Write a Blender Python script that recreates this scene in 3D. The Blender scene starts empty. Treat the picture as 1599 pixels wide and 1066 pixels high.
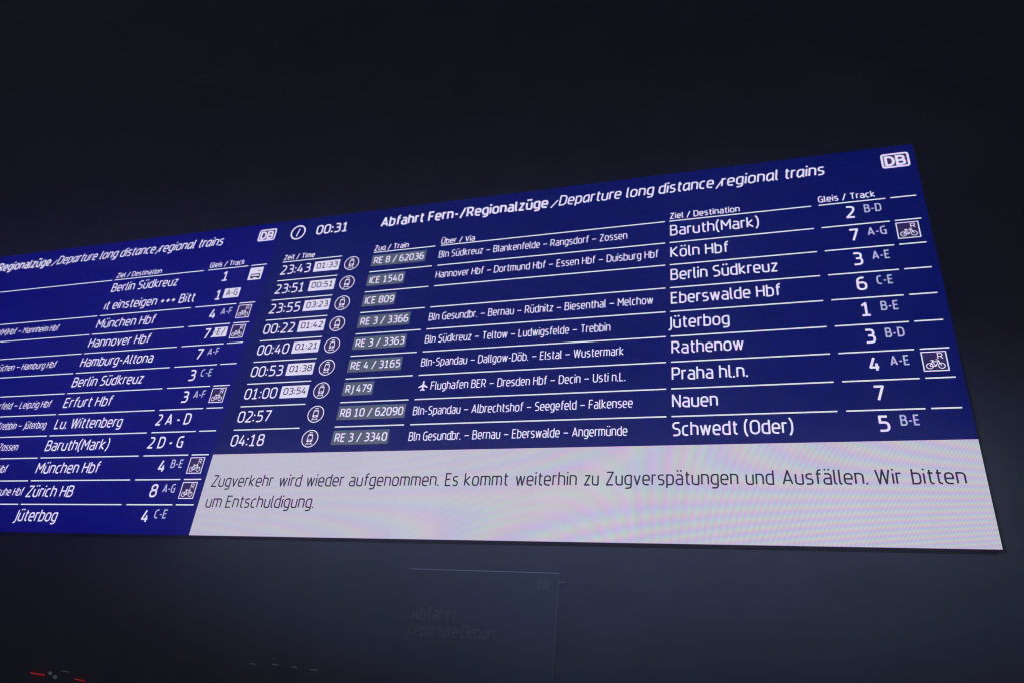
import bpy, math, random
from mathutils import Matrix, Vector
random.seed(7)
sc = bpy.context.scene
COL = sc.collection

# ------------------------------------------------------------------ camera, world, exposure
S = 0.2            # one table row of the display is 0.2 m
Z0 = 5.23          # height of the header rule above the ground
cam_d = bpy.data.cameras.new("camera")
cam = bpy.data.objects.new("camera", cam_d); COL.objects.link(cam); sc.camera = cam
cam_d.sensor_width = 36; cam_d.lens = 26.32
cam_d.clip_start = 0.05; cam_d.clip_end = 200
rx = Vector((0.95436658, 0.28393464, 0.0925502))
ux = Vector((0.06081899, -0.48820552, 0.87060693))
bx_ = Vector((0.29237899, -0.82524935, -0.48319565))
cam.matrix_world = Matrix(((rx.x, ux.x, bx_.x, 2.32164*S), (rx.y, ux.y, bx_.y, -22.82822*S),
                           (rx.z, ux.z, bx_.z, Z0-18.16026*S), (0, 0, 0, 1)))
w = bpy.data.worlds.new("World"); sc.world = w; w.use_nodes = True
bg = w.node_tree.nodes['Background']
bg.inputs[0].default_value = (0.82, 0.86, 1.0, 1); bg.inputs[1].default_value = 0.034   # night sky over the station
# added bluish spot with no visible fixture, brightens the wall under the screens
ld = bpy.data.lights.new('wall_fill_spot', 'SPOT'); ld.energy = 310; ld.color = (0.36, 0.52, 1.0)
ld.spot_size = math.radians(70); ld.spot_blend = 1.0; ld.shadow_soft_size = 0.25
lamp = bpy.data.objects.new('wall_fill_spot', ld); COL.objects.link(lamp)
lamp.location = (-0.5, -5.6, 2.4)
lamp.rotation_euler = (Vector((-0.5, 0.12, 3.0))-lamp.location).to_track_quat('-Z', 'Y').to_euler(); lamp.scale = (1.3, 0.36, 1.0)
sc.view_settings.view_transform = 'Standard'; sc.view_settings.look = 'None'
sc.view_settings.exposure = 0; sc.view_settings.gamma = 1
cy = sc.cycles
cy.max_bounces = 5; cy.volume_bounces = 2; cy.diffuse_bounces = 2
cy.use_denoising = True
cy.pixel_filter_type = 'BLACKMAN_HARRIS'; cy.filter_width = 1.15

# ------------------------------------------------------------------ materials
def new_mat(name):
    m = bpy.data.materials.new(name); m.use_nodes = True
    nt = m.node_tree
    for n in list(nt.nodes): nt.nodes.remove(n)
    out = nt.nodes.new('ShaderNodeOutputMaterial')
    return m, nt, out
def N(nt, t, **kw):
    n = nt.nodes.new(t)
    for k, v in kw.items(): setattr(n, k, v)
    return n
def M_(nt, op, a, b=None):
    n = N(nt, 'ShaderNodeMath', operation=op)
    for i, v in enumerate((a, b)):
        if v is None: continue
        if isinstance(v, (int, float)): n.inputs[i].default_value = v
        else: nt.links.new(v, n.inputs[i])
    return n.outputs[0]
PITCH = S/30.0
def led_mat(name, col, strength=1.0, ax=0.62, az=0.72, sample=False, speck=0.0, module=0.0):
    """a matrix of three-diode light points: each colour sits at its own spot in the cell"""
    m, nt, out = new_mat(name)
    tc = N(nt, 'ShaderNodeTexCoord'); sp = N(nt, 'ShaderNodeSeparateXYZ')
    nt.links.new(tc.outputs['Object'], sp.inputs[0])
    comb = N(nt, 'ShaderNodeCombineColor')
    for i, (ox, oz) in enumerate(((0.0, 0.0), (0.42, 0.30), (0.06, 0.66))):
        x = M_(nt, 'MULTIPLY', sp.outputs[0], 2*math.pi/PITCH); x = M_(nt, 'ADD', x, ox*2*math.pi)
        z = M_(nt, 'MULTIPLY', sp.outputs[2], 2*math.pi/PITCH); z = M_(nt, 'ADD', z, oz*2*math.pi)
        a = M_(nt, 'ADD', M_(nt, 'MULTIPLY', M_(nt, 'COSINE', x), ax), 1.0)
        b = M_(nt, 'ADD', M_(nt, 'MULTIPLY', M_(nt, 'COSINE', z), az), 1.0)
        v = M_(nt, 'MULTIPLY', M_(nt, 'MULTIPLY', a, b), float(col[i]))
        if speck:
            no = N(nt, 'ShaderNodeTexNoise'); no.inputs['Scale'].default_value = 1.3/S; no.inputs['Detail'].default_value = 3
            nt.links.new(tc.outputs['Object'], no.inputs['Vector'])
            v = M_(nt, 'MULTIPLY', v, M_(nt, 'ADD', M_(nt, 'MULTIPLY', no.outputs['Fac'], speck), 1.0-speck/2))
        if module:      # the cabinets the screen is built from are never quite equally bright
            wn = N(nt, 'ShaderNodeTexWhiteNoise', noise_dimensions='2D'); cc = N(nt, 'ShaderNodeCombineXYZ')
            nt.links.new(M_(nt, 'FLOOR', M_(nt, 'MULTIPLY', sp.outputs[0], 1/0.3265)), cc.inputs[0])
            nt.links.new(M_(nt, 'FLOOR', M_(nt, 'MULTIPLY', sp.outputs[2], 1/0.3620)), cc.inputs[1])
            nt.links.new(cc.outputs[0], wn.inputs['Vector'])
            v = M_(nt, 'MULTIPLY', v, M_(nt, 'ADD', M_(nt, 'MULTIPLY', wn.outputs['Value'], module), 1.0-module/2))
        nt.links.new(v, comb.inputs[i])
    e = N(nt, 'ShaderNodeEmission'); nt.links.new(comb.outputs[0], e.inputs['Color']); e.inputs['Strength'].default_value = strength
    nt.links.new(e.outputs[0], out.inputs['Surface'])
    m.cycles.emission_sampling = 'FRONT' if sample else 'NONE'
    return m
def rough_mat(name, col, rough=0.6, metal=0.0, var=0.25, scale=6.0, bump=0.15):
    m, nt, out = new_mat(name)
    p = N(nt, 'ShaderNodeBsdfPrincipled')
    tc = N(nt, 'ShaderNodeTexCoord'); no = N(nt, 'ShaderNodeTexNoise')
    no.inputs['Scale'].default_value = scale; no.inputs['Detail'].default_value = 6
    nt.links.new(tc.outputs['Object'], no.inputs['Vector'])
    mr = N(nt, 'ShaderNodeMixRGB'); mr.blend_type = 'MIX'
    mr.inputs[1].default_value = tuple(c*(1-var) for c in col)+(1,); mr.inputs[2].default_value = tuple(c*(1+var) for c in col)+(1,)
    nt.links.new(no.outputs['Fac'], mr.inputs[0]); nt.links.new(mr.outputs[0], p.inputs['Base Color'])
    p.inputs['Roughness'].default_value = rough; p.inputs['Metallic'].default_value = metal
    b = N(nt, 'ShaderNodeBump'); b.inputs['Strength'].default_value = bump; b.inputs['Distance'].default_value = 0.002
    nt.links.new(no.outputs['Fac'], b.inputs['Height']); nt.links.new(b.outputs[0], p.inputs['Normal'])
    nt.links.new(p.outputs[0], out.inputs['Surface'])
    return m
def glow_mat(name, col, strength):
    m, nt, out = new_mat(name)
    e = N(nt, 'ShaderNodeEmission'); e.inputs[0].default_value = col+(1,); e.inputs[1].default_value = strength
    nt.links.new(e.outputs[0], out.inputs['Surface']); m.cycles.emission_sampling = 'NONE'
    return m
HZ = 1.12   # lifts the display for what the added haze takes away
BLUE = led_mat('display_blue', (0.0001*HZ, 0.0032*HZ, 0.100*HZ), ax=.45, az=.6, sample=True, speck=0.14, module=.10)
BLUE2 = led_mat('display_deep_blue', (0.0001*HZ, 0.0002*HZ, 0.142*HZ), ax=.45, az=.6, sample=True, speck=0.14, module=.10)
WHITE = led_mat('display_white', (0.51*HZ, 0.49*HZ, 0.60*HZ), ax=.40, az=.52, sample=True, module=.04)
INK = led_mat('lettering_white', (0.76*HZ, 0.70*HZ, 0.94*HZ), ax=.35, az=.5)
DIM = led_mat('lettering_pale', (0.44*HZ, 0.42*HZ, 0.66*HZ), ax=.35, az=.6)
BOX = led_mat('delay_box_white', (0.72*HZ, 0.68*HZ, 0.88*HZ), ax=.4, az=.4)
GREY = led_mat('badge_grey', (0.085*HZ, 0.105*HZ, 0.155*HZ), ax=.8, az=.9)
DARK = led_mat('lettering_dark', (0.018, 0.012, 0.034), ax=.3, az=.3)
NAVY = led_mat('icon_ground', (0.030, 0.018, 0.10), ax=.3, az=.3)
HOUSE = rough_mat('black_powder_coat', (0.012, 0.012, 0.014), 0.55)
WALLM = rough_mat('dark_wall_plaster', (0.155, 0.155, 0.17), 0.8, var=0.3, scale=2.6)
LOWM = rough_mat('slate_blue_wall_paint', (0.165, 0.162, 0.172), 0.75, var=0.22, scale=2.2)
SIGN = rough_mat('blue_sign_enamel', (0.155, 0.155, 0.168), 0.55, scale=2.0, var=.12)
SIGNT = rough_mat('grey_sign_lettering', (0.25, 0.25, 0.215), 0.6, scale=9)
TRIM = rough_mat('brushed_aluminium', (0.62, 0.62, 0.66), 0.4, 0.0, scale=30)
REDL = glow_mat('red_streak_glow', (1.0, 0.03, 0.05), 0.22)
PALEL = glow_mat('pale_speck_glow', (0.35, 0.50, 0.55), 0.11)
PALER = glow_mat('faint_streak_glow', (0.40, 0.42, 0.60), 0.085)

# ------------------------------------------------------------------ mesh helpers
class MB:
    def __init__(s): s.v = []; s.f = []; s.m = []
    def poly(s, pts, mat=0):
        i = len(s.v); s.v += [tuple(p) for p in pts]; s.f.append(tuple(range(i, i+len(pts)))); s.m.append(mat)
    def box(s, a, b, mat=0):
        x0, y0, z0 = a; x1, y1, z1 = b; i = len(s.v)
        s.v += [(x0,y0,z0),(x1,y0,z0),(x1,y1,z0),(x0,y1,z0),(x0,y0,z1),(x1,y0,z1),(x1,y1,z1),(x0,y1,z1)]
        for q in ((0,3,2,1),(4,5,6,7),(0,1,5,4),(1,2,6,5),(2,3,7,6),(3,0,4,7)):
            s.f.append(tuple(i+k for k in q)); s.m.append(mat)
    def build(s, name, mats, parent=None, label=None):
        me = bpy.data.meshes.new(name); me.from_pydata(s.v, [], s.f)
        for m in (mats if isinstance(mats, (list, tuple)) else [mats]): me.materials.append(m)
        me.polygons.foreach_set('material_index', s.m); me.update()
        o = bpy.data.objects.new(name, me); COL.objects.link(o)
        if parent is not None: o.parent = parent
        if label: o['label'] = label
        return o
def empty(name, loc, parent=None):
    o = bpy.data.objects.new(name, None); COL.objects.link(o); o.location = loc; o.empty_display_size = 0.2
    if parent is not None: o.parent = parent
    return o
def tag(o, label=None, cat=None, group=None, kind=None):
    for k, v in (('label', label), ('category', cat), ('group', group), ('kind', kind)):
        if v: o[k] = v
    return o

class Pen:
    """draws flat strokes and fills on a display face; u to the right, v down, in table rows"""
    def __init__(s, uc, vb): s.uc, s.vb, s.mb, s.k = uc, vb, MB(), 0
    def P(s, u, v, y): return ((u-s.uc)*S, -y, (s.vb-v)*S)
    def fill(s, pts, y=0.003, mat=0):
        s.mb.poly([s.P(u, v, y) for u, v in reversed(pts)] if area(pts) < 0 else [s.P(u, v, y) for u, v in pts], mat)
    def rect(s, u0, v0, u1, v1, y=0.003, mat=0): s.fill([(u0,v1),(u1,v1),(u1,v0),(u0,v0)], y, mat)
    def stroke(s, pts, t, closed=False, y=0.003, mat=0):
        s.k += 1; y = y+0.00012*(s.k % 7)
        runs = split_sharp(pts, t) if not closed else [pts]
        if len(runs) > 1:
            for r in runs: s.stroke(r, t, False, y-0.00012*(s.k % 7), mat)
            return
        L = ribbon(pts, t, closed)
        for q in L: s.mb.poly([s.P(u, v, y) for u, v in q], mat)
    def build(s, name, mats, parent, label=None): return s.mb.build(name, mats, parent, label)
def area(p): return sum(p[i][0]*p[(i+1)%len(p)][1]-p[(i+1)%len(p)][0]*p[i][1] for i in range(len(p)))
def split_sharp(pts, t):
    runs = [[tuple(pts[0])]]
    for i in range(1, len(pts)-1):
        a, p, b = pts[i-1], pts[i], pts[i+1]; da, db = math.dist(a, p), math.dist(b, p)
        if min(da, db) > t*1.2 and ((p[0]-a[0])*(b[0]-p[0])+(p[1]-a[1])*(b[1]-p[1]))/(da*db) < -.15:
            e = t*.28
            runs[-1].append((p[0]+(p[0]-a[0])/da*e, p[1]+(p[1]-a[1])/da*e))
            runs.append([(p[0]+(p[0]-b[0])/db*e, p[1]+(p[1]-b[1])/db*e)])
        else: runs[-1].append(tuple(p))
    runs[-1].append(tuple(pts[-1]))
    return runs
def ribbon(pts, t, closed):
    q = [pts[0]]
    for p in pts[1:]:
        if math.dist(p, q[-1]) > 1e-5: q.append(p)
    if closed and math.dist(q[0], q[-1]) < 1e-5: q.pop()
    n = len(q); h = t/2; A = []; B = []
    for i in range(n):
        p = q[i]
        a = q[i-1] if (i > 0 or closed) else None
        b = q[(i+1) % n] if (i < n-1 or closed) else None
        def nd(s_, e_):
            d = math.dist(s_, e_); return ((e_[0]-s_[0])/d, (e_[1]-s_[1])/d)
        d1 = nd(a, p) if a else nd(p, b); d2 = nd(p, b) if b else d1
        n1 = (-d1[1], d1[0]); n2 = (-d2[1], d2[0])
        mx, my = n1[0]+n2[0], n1[1]+n2[1]; l2 = mx*mx+my*my
        if l2 < 1e-6: mx, my, k = n1[0], n1[1], 1.0
        else:
            k = min(2/l2, 1.15)*1.0 if l2 > 0.9 else 0.75*2/max(l2, .9)/1.3
            k = min(2/l2, 1.05) if l2 > 1.2 else min(2/l2, 0.9)
        A.append((p[0]+mx*k*h, p[1]+my*k*h)); B.append((p[0]-mx*k*h, p[1]-my*k*h))
    out = []
    for i in range(n if closed else n-1):
        j = (i+1) % n
        quad = [A[i], A[j], B[j], B[i]]
        if area(quad) > 0: quad.reverse()
        out.append(quad)
    return out
def smooth(pts, closed=False, seg=5):
    """pts (x, y[, r]): corners with r are rounded"""
    n = len(pts); out = []
    for i, p in enumerate(pts):
        r = p[2] if len(p) > 2 else 0
        if r <= 0 or (not closed and i in (0, n-1)): out.append((p[0], p[1])); continue
        a = pts[i-1]; b = pts[(i+1) % n]
        da = math.dist(a[:2], p[:2]); db = math.dist(b[:2], p[:2])
        ra = min(r, da*(0.5 if (len(a) > 2 and a[2] > 0) else 1)); rb = min(r, db*(0.5 if (len(b) > 2 and b[2] > 0) else 1))
        s_ = (p[0]+(a[0]-p[0])*ra/da, p[1]+(a[1]-p[1])*ra/da); e_ = (p[0]+(b[0]-p[0])*rb/db, p[1]+(b[1]-p[1])*rb/db)
        for k in range(seg+1):
            t = k/seg; w1 = 0.62
            c1 = (s_[0]+(p[0]-s_[0])*w1, s_[1]+(p[1]-s_[1])*w1); c2 = (e_[0]+(p[0]-e_[0])*w1, e_[1]+(p[1]-e_[1])*w1)
            m_ = 1-t
            out.append(tuple(m_**3*s_[d]+3*m_*m_*t*c1[d]+3*m_*t*t*c2[d]+t**3*e_[d] for d in (0, 1)))
    return out
def ring(cx, cy_, rx_, ry_, n=28): return [(cx+rx_*math.cos(2*math.pi*k/n), cy_+ry_*math.sin(2*math.pi*k/n)) for k in range(n)]

# ------------------------------------------------------------------ the display's narrow screen lettering as pen strokes
X = .74; UP = 1.04; DN = -.26
def O_(x0, y0, x1, y1, r): return ('c', [(x0,y0,r),(x1,y0,r),(x1,y1,r),(x0,y1,r)])
G = {
 '0': (.52, [O_(0,0,.52,1,.25)]),
 '1': (.46, [[(.02,.8),(.24,1),(.24,0)], [(0,0),(.46,0)]]),
 '2': (.5, [[(.02,1),(.47,1,.24),(.47,.6,.2),(0,0),(.5,0)]]),
 '3': (.5, [[(.02,1),(.46,1,.2),(.46,.54,.18),(.14,.54)], [(.2,.54),(.5,.54,.22),(.5,0,.24),(0,0)]]),
 '4': (.52, [[(.26,1),(0,.26),(.52,.26)], [(.38,.56),(.38,0)]]),
 '5': (.5, [[(.47,1),(.05,1),(.05,.58),(.5,.58,.24),(.5,0,.24),(0,0)]]),
 '6': (.52, [[(.43,1),(0,1,.32),(0,0,.24),(.52,0,.24),(.52,.58,.22),(.02,.58)]]),
 '7': (.48, [[(0,1),(.48,1),(.17,0)]]),
 '8': (.52, [O_(.03,.54,.49,1,.2), O_(0,0,.52,.54,.22)]),
 '9': (.52, [[(.09,0),(.52,0,.32),(.52,1,.24),(0,1,.24),(0,.42,.22),(.5,.42)]]),
 ':': (.0, [('d',0,.1), ('d',0,.62)]), '.': (.0, [('d',0,.01)]), '-': (.28, [[(0,.4),(.28,.4)]]), '–': (.6, [[(0,.42),(.6,.42)]]),
 '/': (.42, [[(0,-.12),(.42,1.06)]]), '+': (.44, [[(0,.4),(.44,.4)], [(.22,.18),(.22,.62)]]),
 '(': (.18, [[(.18,1.14),(0,.9,.3),(0,.04,.3),(.18,-.2)]]), ')': (.18, [[(0,1.14),(.18,.9,.3),(.18,.04,.3),(0,-.2)]]),
 'A': (.6, [[(0,0),(.3,1),(.6,0)], [(.09,.28),(.51,.28)]]),
 'B': (.52, [[(0,.54),(0,1),(.47,1,.2),(.47,.54,.2),(0,.54)], [(.1,.54),(.52,.54,.22),(.52,0,.22),(0,0),(0,.54)]]),
 'C': (.46, [[(.46,1),(0,1,.3),(0,0,.3),(.46,0)]]),
 'D': (.56, [('c',[(0,0),(0,1),(.56,1,.32),(.56,0,.32)])]),
 'E': (.46, [[(.45,1),(0,1),(0,0),(.46,0)], [(0,.52),(.4,.52)]]),
 'F': (.44, [[(.44,1),(0,1),(0,0)], [(0,.5),(.4,.5)]]),
 'G': (.52, [[(.5,1),(0,1,.3),(0,0,.3),(.52,0),(.52,.5),(.3,.5)]]),
 'H': (.54, [[(0,0),(0,1)], [(.54,0),(.54,1)], [(0,.52),(.54,.52)]]),
 'I': (.0, [[(0,0),(0,1)]]),
 'J': (.22, [[(.22,1),(.22,-.2,.2),(0,-.2)]]),
 'K': (.54, [[(0,0),(0,1)], [(.5,1),(.05,.52),(.54,0)]]),
 'L': (.44, [[(0,1),(0,0),(.44,0)]]),
 'M': (.68, [[(0,0),(0,1),(.34,.4),(.68,1),(.68,0)]]),
 'N': (.54, [[(0,0),(0,1),(.54,0),(.54,1)]]),
 'O': (.58, [O_(0,0,.58,1,.29)]),
 'P': (.52, [[(0,0),(0,1),(.52,1,.24),(.52,.43,.24),(0,.43)]]),
 'R': (.54, [[(0,0),(0,1),(.5,1,.24),(.5,.45,.24),(0,.45)], [(.26,.45),(.54,0)]]),
 'S': (.48, [[(.46,1),(0,1,.24),(0,.54,.22),(.48,.5,.24),(.48,0,.24),(0,0)]]),
 'T': (.54, [[(0,1),(.54,1)], [(.27,1),(.27,0)]]),
 'U': (.54, [[(0,1),(0,0,.27),(.54,0,.27),(.54,1)]]),
 'V': (.56, [[(0,1),(.28,0),(.56,1)]]),
 'W': (.84, [[(0,1),(.21,0),(.42,1),(.63,0),(.84,1)]]),
 'Z': (.5, [[(0,1),(.49,1),(0,0),(.5,0)]]),
 'a': (.44, [[(.04,X),(.44,X,.2),(.44,0),(0,0,.2),(0,.41,.2),(.44,.41)]]),
 'b': (.46, [[(0,UP),(0,0),(.46,0,.22),(.46,X,.22),(0,X)]]),
 'c': (.38, [[(.38,X),(0,X,.24),(0,0,.24),(.38,0)]]),
 'd': (.46, [[(.46,UP),(.46,0),(0,0,.22),(0,X,.22),(.46,X)]]),
 'e': (.46, [[(.43,0),(0,0,.24),(0,X,.24),(.46,X,.24),(.46,.36),(0,.36)]]),
 'f': (.32, [[(.34,UP),(.11,UP,.2),(.11,0)], [(0,X),(.31,X)]]),
 'g': (.46, [[(.46,X),(0,X,.24),(0,.02,.24),(.46,.02)], [(.46,X),(.46,DN,.2),(.03,DN)]]),
 'q': (.46, [[(.46,X),(0,X,.24),(0,.02,.24),(.46,.02)], [(.46,X),(.46,-.12)]]),
 'h': (.46, [[(0,UP),(0,0)], [(0,X),(.46,X,.22),(.46,0)]]),
 'i': (.0, [[(0,X),(0,0)], ('d',0,1.0)]),
 'j': (.14, [[(.14,X),(.14,DN,.15),(0,DN)], ('d',.14,1.0)]),
 'k': (.44, [[(0,UP),(0,0)], [(.4,X),(.04,.38),(.44,0)]]),
 'l': (.09, [[(0,UP),(0,0,.14),(.15,0)]]),
 'm': (.74, [[(0,0),(0,X),(.37,X,.18),(.37,0)], [(.3,X),(.74,X,.2),(.74,0)]]),
 'n': (.46, [[(0,0),(0,X),(.46,X,.22),(.46,0)]]),
 'o': (.48, [O_(0,0,.48,X,.24)]),
 'p': (.46, [[(0,DN),(0,X),(.46,X,.22),(.46,0,.22),(0,0)]]),
 'r': (.28, [[(0,0),(0,X),(.28,X)]]),
 's': (.4, [[(.38,X),(0,X,.18),(0,.4,.17),(.4,.36,.18),(.4,0,.18),(0,0)]]),
 't': (.32, [[(.11,.98),(.11,0,.18),(.32,0)], [(0,X),(.31,X)]]),
 'u': (.46, [[(0,X),(0,0,.22),(.46,0)], [(.46,X),(.46,0)]]),
 'v': (.44, [[(0,X),(.22,0),(.44,X)]]),
 'w': (.68, [[(0,X),(.17,0),(.34,X),(.51,0),(.68,X)]]),
 'z': (.42, [[(0,X),(.41,X),(0,0),(.42,0)]]),
 'ɑ': (.46, [[(.46,X),(0,X,.28),(0,0,.24),(.2,0),(.46,.24)], [(.46,X),(.46,0,.08),(.55,0)]]),   # cursive a of the slanted title
 'ı': (.0, [[(0,X),(0,0)]]),
}
for a_, b_, yy in (('ä','a',1.05),('ö','o',1.05),('ü','u',1.05),('Ü','U',1.26),('Ö','O',1.26)):
    wd, st = G[b_]; G[a_] = (wd, st+[('d', wd*.22, yy), ('d', wd*.78, yy)])
def text(pen, s, u0, u1, vb, cap, t=.13, slant=0.0, y=0.003, mat=0, gap=None, only=None):
    """lettering whose ink spans u0..u1 on baseline vb; t = stroke as a share of the capital height"""
    gap = (.17+t*.55) if gap is None else gap
    x = 0; pos = []; wi = 0
    for c in s:
        if c == ' ': x += .34; wi += 1; continue
        wd = G[c][0]
        g2 = gap*(1.12 if c in '1.:' else 1) - (.05 if c in 'rtf' else 0)
        pos.append((c, x, wi)); x += wd+g2
    end = max(p+G[c][0] for c, p, k_ in pos)
    th = t*cap
    kx = (u1-u0-th)/max(end, .01) if u1 is not None else cap
    if u1 is None: u1 = u0+end*cap
    def T(px, py):
        yy = t/2+py*(1-t)
        return (u0+th/2+px*kx+slant*cap*yy, vb-yy*cap)
    for c, p, k_ in pos:
        if only is not None and k_ != only: continue
        for st in G[c][1]:
            if st[0] == 'd':
                cx, cyy = T(p+st[1], st[2]); h = th*.54
                pen.k += 1; pen.rect(cx-h, cyy-h, cx+h, cyy+h, y+0.00012*(pen.k % 7), mat)
            elif st[0] == 'c':
                pen.stroke([T(p+a, b) for a, b in smooth(st[1], True)], th, True, y, mat)
            else:
                pen.stroke([T(p+a, b) for a, b in smooth(st)], th, False, y, mat)

# ------------------------------------------------------------------ pictograms (pen strokes)
def logo(pen, u0, v0, u1, v1, y=.003, mat=0):
    q_ = (v1-v0)/.67; th = .075*q_; k = th/2
    pen.stroke(smooth([(u0+k,v0+k,.08*q_),(u1-k,v0+k,.08*q_),(u1-k,v1-k,.08*q_),(u0+k,v1-k,.08*q_)], True), th, True, y, mat)
    h = v1-v0; w_ = u1-u0
    a, b = v0+h*.24, v1-h*.20; t = .095*q_
    for i in (0, 1):
        x0 = u0+w_*(.17 if i == 0 else .56); x1 = x0+w_*.26
        if i == 0: pen.stroke(smooth([(x0,a),(x1,a,.16*q_),(x1,b,.16*q_),(x0,b)], True), t, True, y, mat)
        else:
            m_ = (a+b)/2
            pen.stroke(smooth([(x0,m_),(x0,a),(x1-.02*q_,a,.1*q_),(x1-.02*q_,m_,.1*q_),(x0,m_)]), t, False, y, mat)
            pen.stroke(smooth([(x0,m_),(x1,m_,.1*q_),(x1,b,.1*q_),(x0,b),(x0,m_)]), t, False, y, mat)
def train(pen, cu, cv):
    pen.fill(ring(cu, cv, .335, .335), .0018, 1)
    pen.stroke(ring(cu, cv, .335, .335, 36), .036, True, .0026)
    pen.stroke(smooth([(cu-.085,cv-.17,.05),(cu+.085,cv-.17,.05),(cu+.11,cv+.12,.03),(cu-.11,cv+.12,.03)], True), .032, True, .0026)
    pen.rect(cu-.07, cv-.255, cu+.07, cv-.225, .0026); pen.rect(cu-.08, cv-.135, cu+.08, cv-.110, .0042)
    pen.rect(cu-.10, cv+.045, cu-.035, cv+.11, .0042); pen.rect(cu+.035, cv+.045, cu+.10, cv+.11, .0042); pen.rect(cu-.04, cv+.045, cu+.04, cv+.065, .0046)
    pen.stroke([(cu-.07,cv+.165),(cu-.13,cv+.255)], .028, False, .0026); pen.stroke([(cu+.07,cv+.165),(cu+.13,cv+.255)], .028, False, .0026)
    pen.stroke([(cu-.10,cv+.215),(cu+.10,cv+.215)], .026, False, .0030)
def bicycle(pen, u0, v0, u1, v1):
    pen.rect(u0+.02, v0+.02, u1-.02, v1-.02, .0018, 1)
    pen.stroke([(u0+.02,v0+.02),(u1-.02,v0+.02),(u1-.02,v1-.02),(u0+.02,v1-.02)], .036, True, .0026)
    w_ = u1-u0; h = v1-v0
    def q(x, y_): return (u0+x*w_, v0+y_*h)
    wr = .125*w_
    for x in (.27, .73):
        a, b = q(x, .73); pen.stroke(ring(a, b, wr, wr*1.0, 20), .026, True, .0026)
    for L in ([(.27,.73),(.40,.52),(.62,.52),(.50,.75),(.40,.52)], [(.27,.73),(.50,.75)], [(.73,.73),(.62,.44),(.54,.42)], [(.33,.46),(.46,.46)], [(.40,.52),(.39,.46)]):
        pen.stroke([q(*p) for p in L], .026, False, .0026)
    a, b = q(.62, .40)
    text(pen, 'R', a, a+.2*w_+.02, b, .30*h, .13, y=.0026)
def bus(pen, u0, v0, u1, v1):
    pen.rect(u0, v0, u1, v1, .0022, 0)
    w_ = u1-u0; h = v1-v0
    def q(x, y_): return (u0+x*w_, v0+y_*h)
    pen.stroke(smooth([q(.22,.56)+(.04,),q(.84,.56)+(.04,),q(.86,.76)+(.03,),q(.20,.76)+(.03,)], True), .05, True, .0036, 1)
    a, b = q(.16, .74); c, d = q(.90, .82); pen.rect(a, b, c, d, .0032, 1)
    for x in (.22, .68):
        a, b = q(x, .8); c, d = q(x+.18, .90); pen.rect(a, b, c, d, .0034, 1)
    a, b = q(.62, .27); c, d = q(.86, .32); pen.rect(a, b, c, d, .0036, 1)
def plane(pen, u0, v0, u1, v1):
    w_ = u1-u0; h = v1-v0
    def q(x, y_): return (u0+x*w_, v0+y_*h)
    pen.fill([q(.46,.0),q(.54,0),q(.58,.12),q(.58,.80),q(.54,.95),q(.46,.95),q(.42,.80),q(.42,.12)], .0026)
    pen.fill([q(.56,.34),q(1.0,.62),q(1.0,.70),q(.56,.60)], .0030); pen.fill([q(.44,.34),q(.44,.60),q(0,.70),q(0,.62)], .0030)
    pen.fill([q(.55,.76),q(.76,.93),q(.76,1.0),q(.55,.94)], .0030); pen.fill([q(.45,.76),q(.45,.94),q(.24,1.0),q(.24,.93)], .0030)

# ------------------------------------------------------------------ setting
ZW = Z0-4.62*S      # the lighter lower wall ends here
mb = MB(); mb.box((-18, 0.13, ZW), (14, 0.5, 18))
tag(mb.build('wall', WALLM), 'dark plain upper station wall behind the departure screens', kind='structure')
mb = MB(); mb.box((-18, 0.12, -0.2), (14, 0.5, ZW-.004))
tag(mb.build('lower_wall', LOWM), 'slate blue lower station wall below the departure screens', kind='structure')

# ------------------------------------------------------------------ the two departure screens
TOP, BOT, MSG, RW = -2.34, 12.143, 8.998, .045
def screen(u0, u1, label, message):
    uc = (u0+u1)/2
    root = empty('departure_screen', (uc*S, 0, Z0-BOT*S)); tag(root, label, 'display screen', 'departure screens side by side')
    hw = (u1-u0)/2*S; H = (BOT-TOP)*S
    m = MB(); m.box((-hw+.003, .003, .003), (hw-.003, .118, H-.003)); m.build('housing', HOUSE, root)
    m = MB()
    zb = (BOT-MSG)*S if message else 0
    m.poly([(-hw,0,zb),(hw,0,zb),(hw,0,H),(-hw,0,H)]); m.build('display_face', BLUE if message else BLUE2, root)
    return root, (uc, BOT)
def line_part(o, root, name, items, mats=INK, label=None, **kw): pass

RIGHT_L, RIGHT_R = -17.509, 8.618
right, rb = screen(RIGHT_L, RIGHT_R, 'right departure screen with nine train rows above a white message strip', True)
LEFT_R = -17.512; LEFT_L = LEFT_R-26.127
left, lb = screen(LEFT_L, LEFT_R, 'left departure screen with twelve train rows and no message strip', False)

def put(base, root, name, fn, mats=INK, label=None):
    p = Pen(*base); fn(p); return p.build(name, mats, root, label)

# title line, logo and clock
def title(base, root, d):
    put(base, root, 'title_text', lambda p: (
        text(p, 'Abfahrt Fern-/Regionalzüge', -12.36+d, -4.83+d, -1.34, .54, .165)), label='bold white German title')
    T = lambda s, a, b, v=-1.37, c=.53: put(base, root, 'title_word', lambda p: text(p, s, a+d, b+d, v, c, .125, .13), label='slanted English title word')
    put(base, root, 'title_slash', lambda p: text(p, '/', -4.74+d, -4.44+d, -1.32, .36, .15, .1))
    if 1:
        T('Depɑrture', -4.40, -1.88); T('long', -1.68, -.60); T('distɑnce', -.42, 1.66); T('regionɑl', 1.93, 3.98); T('trɑins', 4.19, 5.58)
        put(base, root, 'title_slash', lambda p: text(p, '/', 1.73+d, 1.97+d, -1.32, .36, .15, .1))

    put(base, root, 'railway_logo', lambda p: (p.rect(7.53+d, -1.97, 8.39+d, -1.36, .0018, 1), logo(p, 7.50+d, -2.0, 8.42+d, -1.33)), [INK, NAVY])
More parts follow.
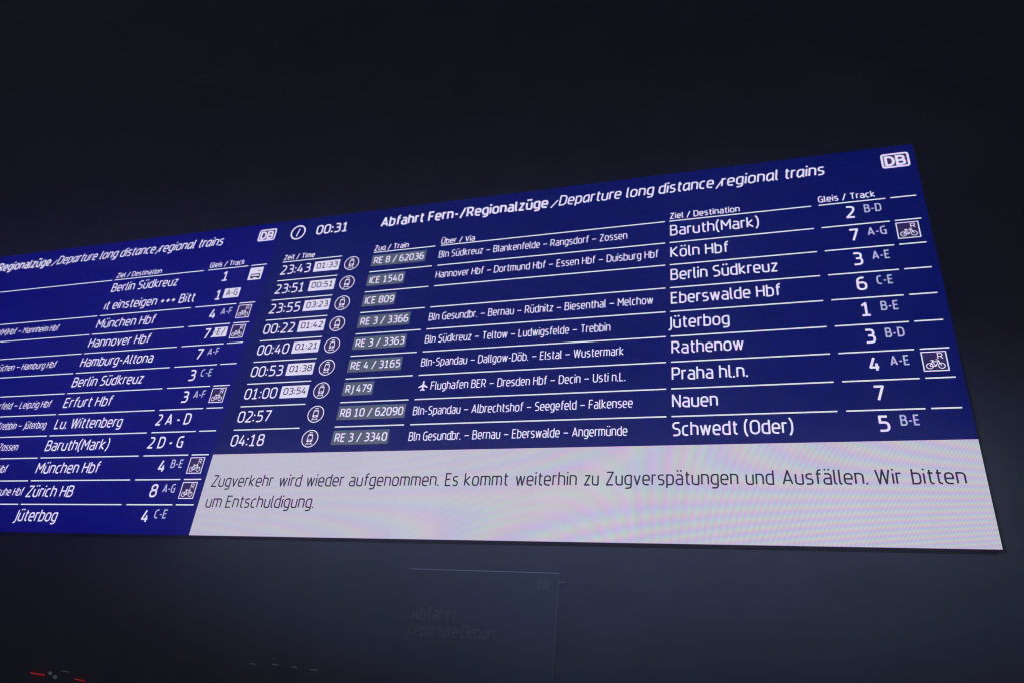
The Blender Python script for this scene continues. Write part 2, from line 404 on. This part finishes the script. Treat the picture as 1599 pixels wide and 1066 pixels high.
title(rb, right, 0.0); title(lb, left, -26.127)
def clock(p):
    p.stroke(ring(-16.52, -1.6, .345, .365, 36), .075, True)
    p.stroke([(-16.56,-1.37),(-16.47,-1.80)], .06)
def clock2(p):
    text(p, '00:31', -15.57, -13.98, -1.34, .53, .15)
put(rb, right, 'clock_icon', clock); put(rb, right, 'clock_time', clock2)

# column headers
def hdr(base, root, s, u0, u1, v=-.09): put(base, root, 'column_header', lambda p: text(p, s, u0, u1, v, .29, .14))
hdr(rb, right, 'Zeit / Time', -16.87, -15.31); hdr(rb, right, 'Zuq / Train', -12.40, -10.80, -.07); hdr(rb, right, 'Über / Via', -9.32, -7.83, -.06)
hdr(rb, right, 'Ziel / Destination', .02, 2.56); hdr(rb, right, 'Gleis / Track', 5.25, 7.12, -.11)
hdr(lb, left, 'Ziel / Destination', -26.18, -23.53, -.10); hdr(lb, left, 'Gleis / Track', -20.82, -18.93, -.11)

RULES_R = ((-16.887,-13.925),(-12.409,-9.562),(-9.317,-.165),(0,5.003),(5.251,7.419),(7.576,8.39))
RULES_L = ((-35.45,-26.367),(-26.216,-21.088),(-20.845,-18.678),(-18.515,-17.713))
def row(base, root, v, rules):
    r = empty('departure_row', (0, 0, 0), root)
    for a, b in rules: put(base, r, 'divider_line', lambda p: p.rect(a, v-RW/2, b, v+RW/2, .002))
    return r
def T_(base, root, name, s, u0, u1, vb, cap, t=.13, mats=INK, **kw):
    if name in ('via_text', 'destination_text'):        # word by word
        for i, wd in enumerate(s.split(' ')):
            nm = 'dash' if wd == '–' else 'plus_signs' if wd == '+++' else name.replace('text', 'word')
            put(base, root, nm, lambda p: text(p, s, u0, u1, vb, cap, t, only=i, **kw), mats)
        return
    put(base, root, name, lambda p: text(p, s, u0, u1, vb, cap, t, **kw), mats)
def numbers(base, r, v, n, u0, u1, sec, s0, s1):
    T_(base, r, 'track_number', n, u0, u1, v+.71, .53, .14)
    if sec: T_(base, r, 'platform_section', sec, s0, s1, v+.53, .35, .14, DIM)

R = [ # time, delay, badge text, badge box right, text right, via, via span, destination, end, track, section, bicycle
 ('23:43','01:33','RE 8 / 62036',-9.92,-10.00,'Bln Südkreuz – Blankenfelde – Rangsdorf – Zossen',-9.33,-1.58,'Baruth(Mark)',3.19,'2','B-D',0),
 ('23:51','00:51','ICE 1540',-10.71,-10.78,'Hannover Hbf – Dortmund Hbf – Essen Hbf – Duisburg Hbf',-9.32,-.40,'Köln Hbf',2.10,'7','A-G',1),
 ('23:55','03:23','ICE 809',-10.94,-10.99,None,0,0,'Berlin Südkreuz',3.69,'3','A-E',0),
 ('00:22','01:42','RE 3 / 3366',-10.12,-10.18,'Bln Gesundbr. – Bernau – Rüdnitz – Biesenthal – Melchow',-9.30,-.60,'Eberswalde Hbf',3.72,'6','C-E',0),
 ('00:40','01:21','RE 3 / 3363',-10.11,-10.17,'Bln Südkreuz – Teltow – Ludwigsfelde – Trebbin',-9.30,-2.11,'Jüterbog',1.98,'1','B-E',0),
 ('00:53','01:38','RE 4 / 3165',-10.11,-10.17,'Bln-Spandau – Dallgow-Döb. – Elstal – Wustermark',-9.30,-1.61,'Rathenow',2.39,'3','B-D',0),
 ('01:00','03:54','RJ 479',-11.12,-11.19,'Flughafen BER – Dresden Hbf – Decin – Usti n.L.',-8.75,-1.53,'Praha hl.n.',2.46,'4','A-E',1),
 ('02:57',None,'RB 10 / 62090',-9.61,-9.69,'Bln-Spandau – Albrechtshof – Seegefeld – Falkensee',-9.29,-1.27,'Nauen',1.48,'7',None,0),
 ('04:18',None,'RE 3 / 3340',-10.10,-10.16,'Bln Gesundbr. – Bernau – Eberswalde – Angermünde',-9.29,-1.43,'Schwedt (Oder)',3.69,'5','B-E',0),
]
SEC = {'B-D':(6.69,7.24),'A-G':(6.67,7.27),'A-E':(6.69,7.24),'C-E':(6.70,7.20),'B-E':(6.69,7.22)}
for k, (tm, dl, bd, bx1, bt1, via, v0, v1, dest, d1, tr, se, bi) in enumerate(R):
    r = row(rb, right, k, RULES_R)
    T_(rb, r, 'departure_time', tm, -16.85, -15.35 if k not in (1,) else -15.41, k+.69, .49, .12)
    if dl:
        def box(p, k=k, dl=dl):
            p.rect(-15.19, k+.17, -13.95, k+.705, .0022, 0); text(p, dl, -15.06, -14.03, k+.56, .30, .14, y=.0032, mat=1)
        put(rb, r, 'delay_box', box, [BOX, DARK])
    put(rb, r, 'train_icon', lambda p, k=k: train(p, -13.36, k+.44), [INK, NAVY])
    def badge(p, k=k, bd=bd, bx1=bx1, bt1=bt1):
        p.rect(-12.42, k+.15, bx1, k+.72, .0022, 0); text(p, bd, -12.30, bt1, k+.61, .35, .145, y=.0032, mat=1)
    put(rb, r, 'train_number_badge', badge, [GREY, INK])
    if via: T_(rb, r, 'via_text', via, v0, v1, k+.635, .35, .105)
    if k == 6: put(rb, r, 'aeroplane_icon', lambda p: plane(p, -9.25, 6.24, -8.87, 6.66))
    u0 = {4: -.10}.get(k, .02)
    T_(rb, r, 'destination_text', dest, u0, d1, k+.69, .49, .12)
    a, b = SEC.get(se, (0, 0)); numbers(rb, r, k, tr, 6.08, 6.40, se, a, b)
    if bi: put(rb, r, 'bicycle_icon', lambda p, k=k: bicycle(p, 7.57, k+.10, 8.28, k+.785), [INK, NAVY])

L = [ # row, via, span, destination, span, track, section, bicycle
 (0,None,0,0,'Berlin Südkreuz',-26.16,-22.33,'1',None,0),
 (1,None,0,0,'ıt einsteigen +++ Bitt',-26.15,-21.02,'1','box',0),
 (2,'Frankfurt(M)Hbf – Mannheim Hbf',-33.60,-28.42,'München Hbf',-26.16,-22.83,'4','A-F',1),
 (3,None,0,0,'Hannover Hbf',-26.16,-22.70,'7','box2',1),
 (4,'Büchen – Hamburg Hbf',-31.25,-27.58,'Hamburg-Altona',-26.16,-22.15,'7','A-F',0),
 (5,None,0,0,'Berlin Südkreuz',-26.15,-22.27,'3','C-E',0),
 (6,'Bitterfeld – Leipzig Hbf',-30.70,-26.88,'Erfurt Hbf',-26.15,-23.50,'3','A-F',1),
 (7,'Trebbin – Jüterbog',-29.45,-26.65,'Lu. Wittenberg',-26.15,-22.54,'2','A - D',0),
 (8,'Zossen',-28.82,-27.72,'Baruth(Mark)',-26.16,-22.80,'2','D - G',0),
 (9,'Hbf',-28.30,-27.79,'München Hbf',-26.16,-22.83,'4','B-E',1),
 (10,'Karlsruhe Hbf',-28.55,-26.35,'Zürich HB',-26.15,-23.72,'8','A-G',1),
 (11,None,0,0,'Jüterbog',-26.28,-24.05,'4','C-E',0),
]
for k, via, a, b, dest, d0, d1, tr, se, bi in L:
    r = row(lb, left, k, RULES_L if k != 1 else ())      # the second departure runs on below the first without a rule
    if via: T_(lb, r, 'via_text', via, a, b, k+.64, .35, .11)
    T_(lb, r, 'destination_text', dest, d0, d1, k+.70, .49, .12)
    if se in ('A - D', 'D - G'):
        T_(lb, r, 'track_number', tr+' '+se, -20.81, -19.10, k+.69, .50, .135)
    elif se == 'box':
        numbers(lb, r, k, tr, -19.95, -19.64, None, 0, 0)
        put(lb, r, 'section_box', lambda p, k=k: (p.rect(-19.53, k+.15, -18.70, k+.65, .0022, 0), text(p, 'A-G', -19.40, -18.80, k+.55, .33, .13, y=.0032, mat=1)), [BOX, DARK])
    elif se == 'box2':
        numbers(lb, r, k, tr, -19.88, -19.56, None, 0, 0)
        def cut(p, k=k):
            p.fill([(-19.49,k+.645),(-18.69,k+.645),(-18.72,k+.16),(-19.40,k+.16),(-19.36,k+.28),(-19.42,k+.40),(-19.38,k+.50)], .0022, 0)
            text(p, '-E', -19.36, -19.03, k+.55, .33, .13, y=.0032, mat=1); text(p, '/', -18.98, -18.80, k+.55, .33, .13, y=.0032, mat=1)
        put(lb, r, 'section_box', cut, [BOX, DARK], 'white box with letters scrolling off its cut left edge')
    else:
        numbers(lb, r, k, tr, -19.92, -19.58, se, -19.35, -18.77)
    if k == 0: put(lb, r, 'bus_icon', lambda p: bus(p, -18.50, .14, -17.81, .80), [BOX, DARK])
    if bi: put(lb, r, 'bicycle_icon', lambda p, k=k: bicycle(p, -18.51, k+.10, -17.82, k+.77), [INK, NAVY])

# message strip
uc = rb[0]
m = MB(); hw = (RIGHT_R-RIGHT_L)/2*S; zt = (BOT-MSG)*S
m.poly([(-hw,-.0015,0),(hw,-.0015,0),(hw,-.0015,zt),(-hw,-.0015,zt)])
strip = m.build('message_strip', WHITE, right, 'white message strip along the foot of the screen')
W1 = (('Zugverkehr',-17.17,-14.47),('wird',-14.22,-13.28),('wieder',-13.07,-11.53),('aufgenommen.',-11.32,-7.86),('Es',-7.64,-7.16),('kommt',-6.94,-5.36),
      ('weiterhin',-5.12,-3.04),('zu',-2.80,-2.32),('Zugverspätungen',-2.09,1.98),('und',2.19,3.01),('Ausfällen.',3.24,5.58),('Wir',5.78,6.49),('bitten',6.73,8.11))
W2 = (('um',-17.17,-16.48),('Entschuldigung.',-16.28,-12.55))
for s, a, b in W1: put(rb, strip, 'message_word', lambda p: text(p, s, a, b, 10.31+.0012*(a+17), .47, .105, y=.0032), DARK)
for s, a, b in W2: put(rb, strip, 'message_word', lambda p: text(p, s, a, b, 11.11, .47, .105, y=.0032), DARK)

# ------------------------------------------------------------------ unlit sign on the wall below
def board_pt(u, v, y=0): return Vector((u*S, y, Z0-v*S))
sb = (-6.15, 18.9)
sign = empty('platform_sign', board_pt(*sb, .118));  tag(sign, 'unlit dark blue sign lettered Abfahrt below the right screen', 'sign')
m = MB(); m.box((-2.56*S, -.008, 0), (2.56*S, -.002, 5.9*S)); m.build('sign_panel', SIGN, sign)
m = MB(); m.box((-2.575*S, -.011, 5.9*S), (2.59*S, -.002, 5.925*S)); m.build('top_trim', TRIM, sign)
m = MB(); m.box((2.56*S, -.0095, 0), (2.568*S, -.002, 5.9*S)); m.build('side_trim', TRIM, sign)
def sgn(fn, name, label=None):
    p = Pen(*sb); fn(p); o = p.build(name, SIGNT, sign, label); o.location = (0, -.0065, 0)
sgn(lambda p: text(p, 'Abfahrt', -8.42, -6.83, 14.59, .43, .14), 'sign_lettering')
sgn(lambda p: text(p, 'Depɑrture Dépɑrt'.replace('é', 'e'), -8.46, -5.46, 15.06, .38, .12, .1), 'sign_lettering')
sgn(lambda p: logo(p, -4.27, 13.20, -3.87, 13.50), 'railway_logo')

# ------------------------------------------------------------------ small things low on the wall
def clip(u, v, ln, tilt, mat, name, label, cat, group=None, th=.03):
    m = MB(); h = ln*S/2; t = th*S/2
    m.box((-h, -.030, -t), (h, -.012, t)); m.box((-h*.3, -.012, -t*.6), (h*.3, .002, t*.6), 1)
    o = m.build(name, [mat, HOUSE]); o.location = board_pt(u, v, .118); o.rotation_euler = (0, tilt, 0)
    tag(o, label, cat, group); return o
for (u, v, ln, tl), d in zip(((-13.83,16.25,.17,0.02),(-12.97,16.22,.20,.05),(-12.24,16.25,.17,.0),(-11.51,16.29,.22,.03)),
                          ('leftmost of the four', 'second from the left of the four', 'third from the left of the four', 'rightmost of the four')):
    clip(u, v, ln, tl, PALER, 'glow_streak', d+' faint grey glowing streaks low on the wall', 'glowing streak', 'faint glowing streaks in a line')  # glowing bars standing in for faint streaks of light, no fixtures known
clip(-22.68, 17.12, .60, .05, REDL, 'glow_streak', 'brighter longer red glowing streak at the wall foot', 'glowing streak', 'red glowing streaks', .055)  # both red streaks are self-lit bars; no lamp is known there
clip(-20.72, 17.19, .42, .10, REDL, 'glow_streak', 'shorter red glowing streak right of the pale specks', 'glowing streak', 'red glowing streaks', .035)
for u, v, a, l in ((-22.12,17.06,.09,'left of the two small pale glowing specks beside the red streak'),(-21.84,17.17,.10,'right and lower of the two small pale glowing specks beside the red streak')):
    clip(u, v, a, .6, PALEL, 'glow_speck', l, 'lamp', 'small pale glowing specks', .08)  # pale specks drawn as small glowing bars, not known lamps
clip(-21.46, 16.96, .34, .04, PALER, 'glow_streak', 'faint grey glowing streak above the small pale specks', 'glowing streak', None, .03)  # one more glowing bar for a faint streak
clip(-3.43, 13.295, .20, .02, TRIM, 'sign_bracket', 'short metal bracket at the right edge of the unlit sign', 'bracket', None, .02)

# ------------------------------------------------------------------ haze added for the glare around the bright screens
mb = MB(); mb.box((-18.5, -6.5, -1.2), (14.5, .6, 18.3))
hz = mb.build('haze', None); hz.data.materials.clear()
hm, nt, out = new_mat('glare_haze')
pv = N(nt, 'ShaderNodeVolumePrincipled'); pv.inputs['Color'].default_value = (0.75, 0.80, 1.0, 1)
pv.inputs['Density'].default_value = 0.025; pv.inputs['Anisotropy'].default_value = 0.88
nt.links.new(pv.outputs[0], out.inputs['Volume']); hz.data.materials.append(hm)
tag(hz, 'thin added haze spreading glare around the bright screens', kind='stuff')
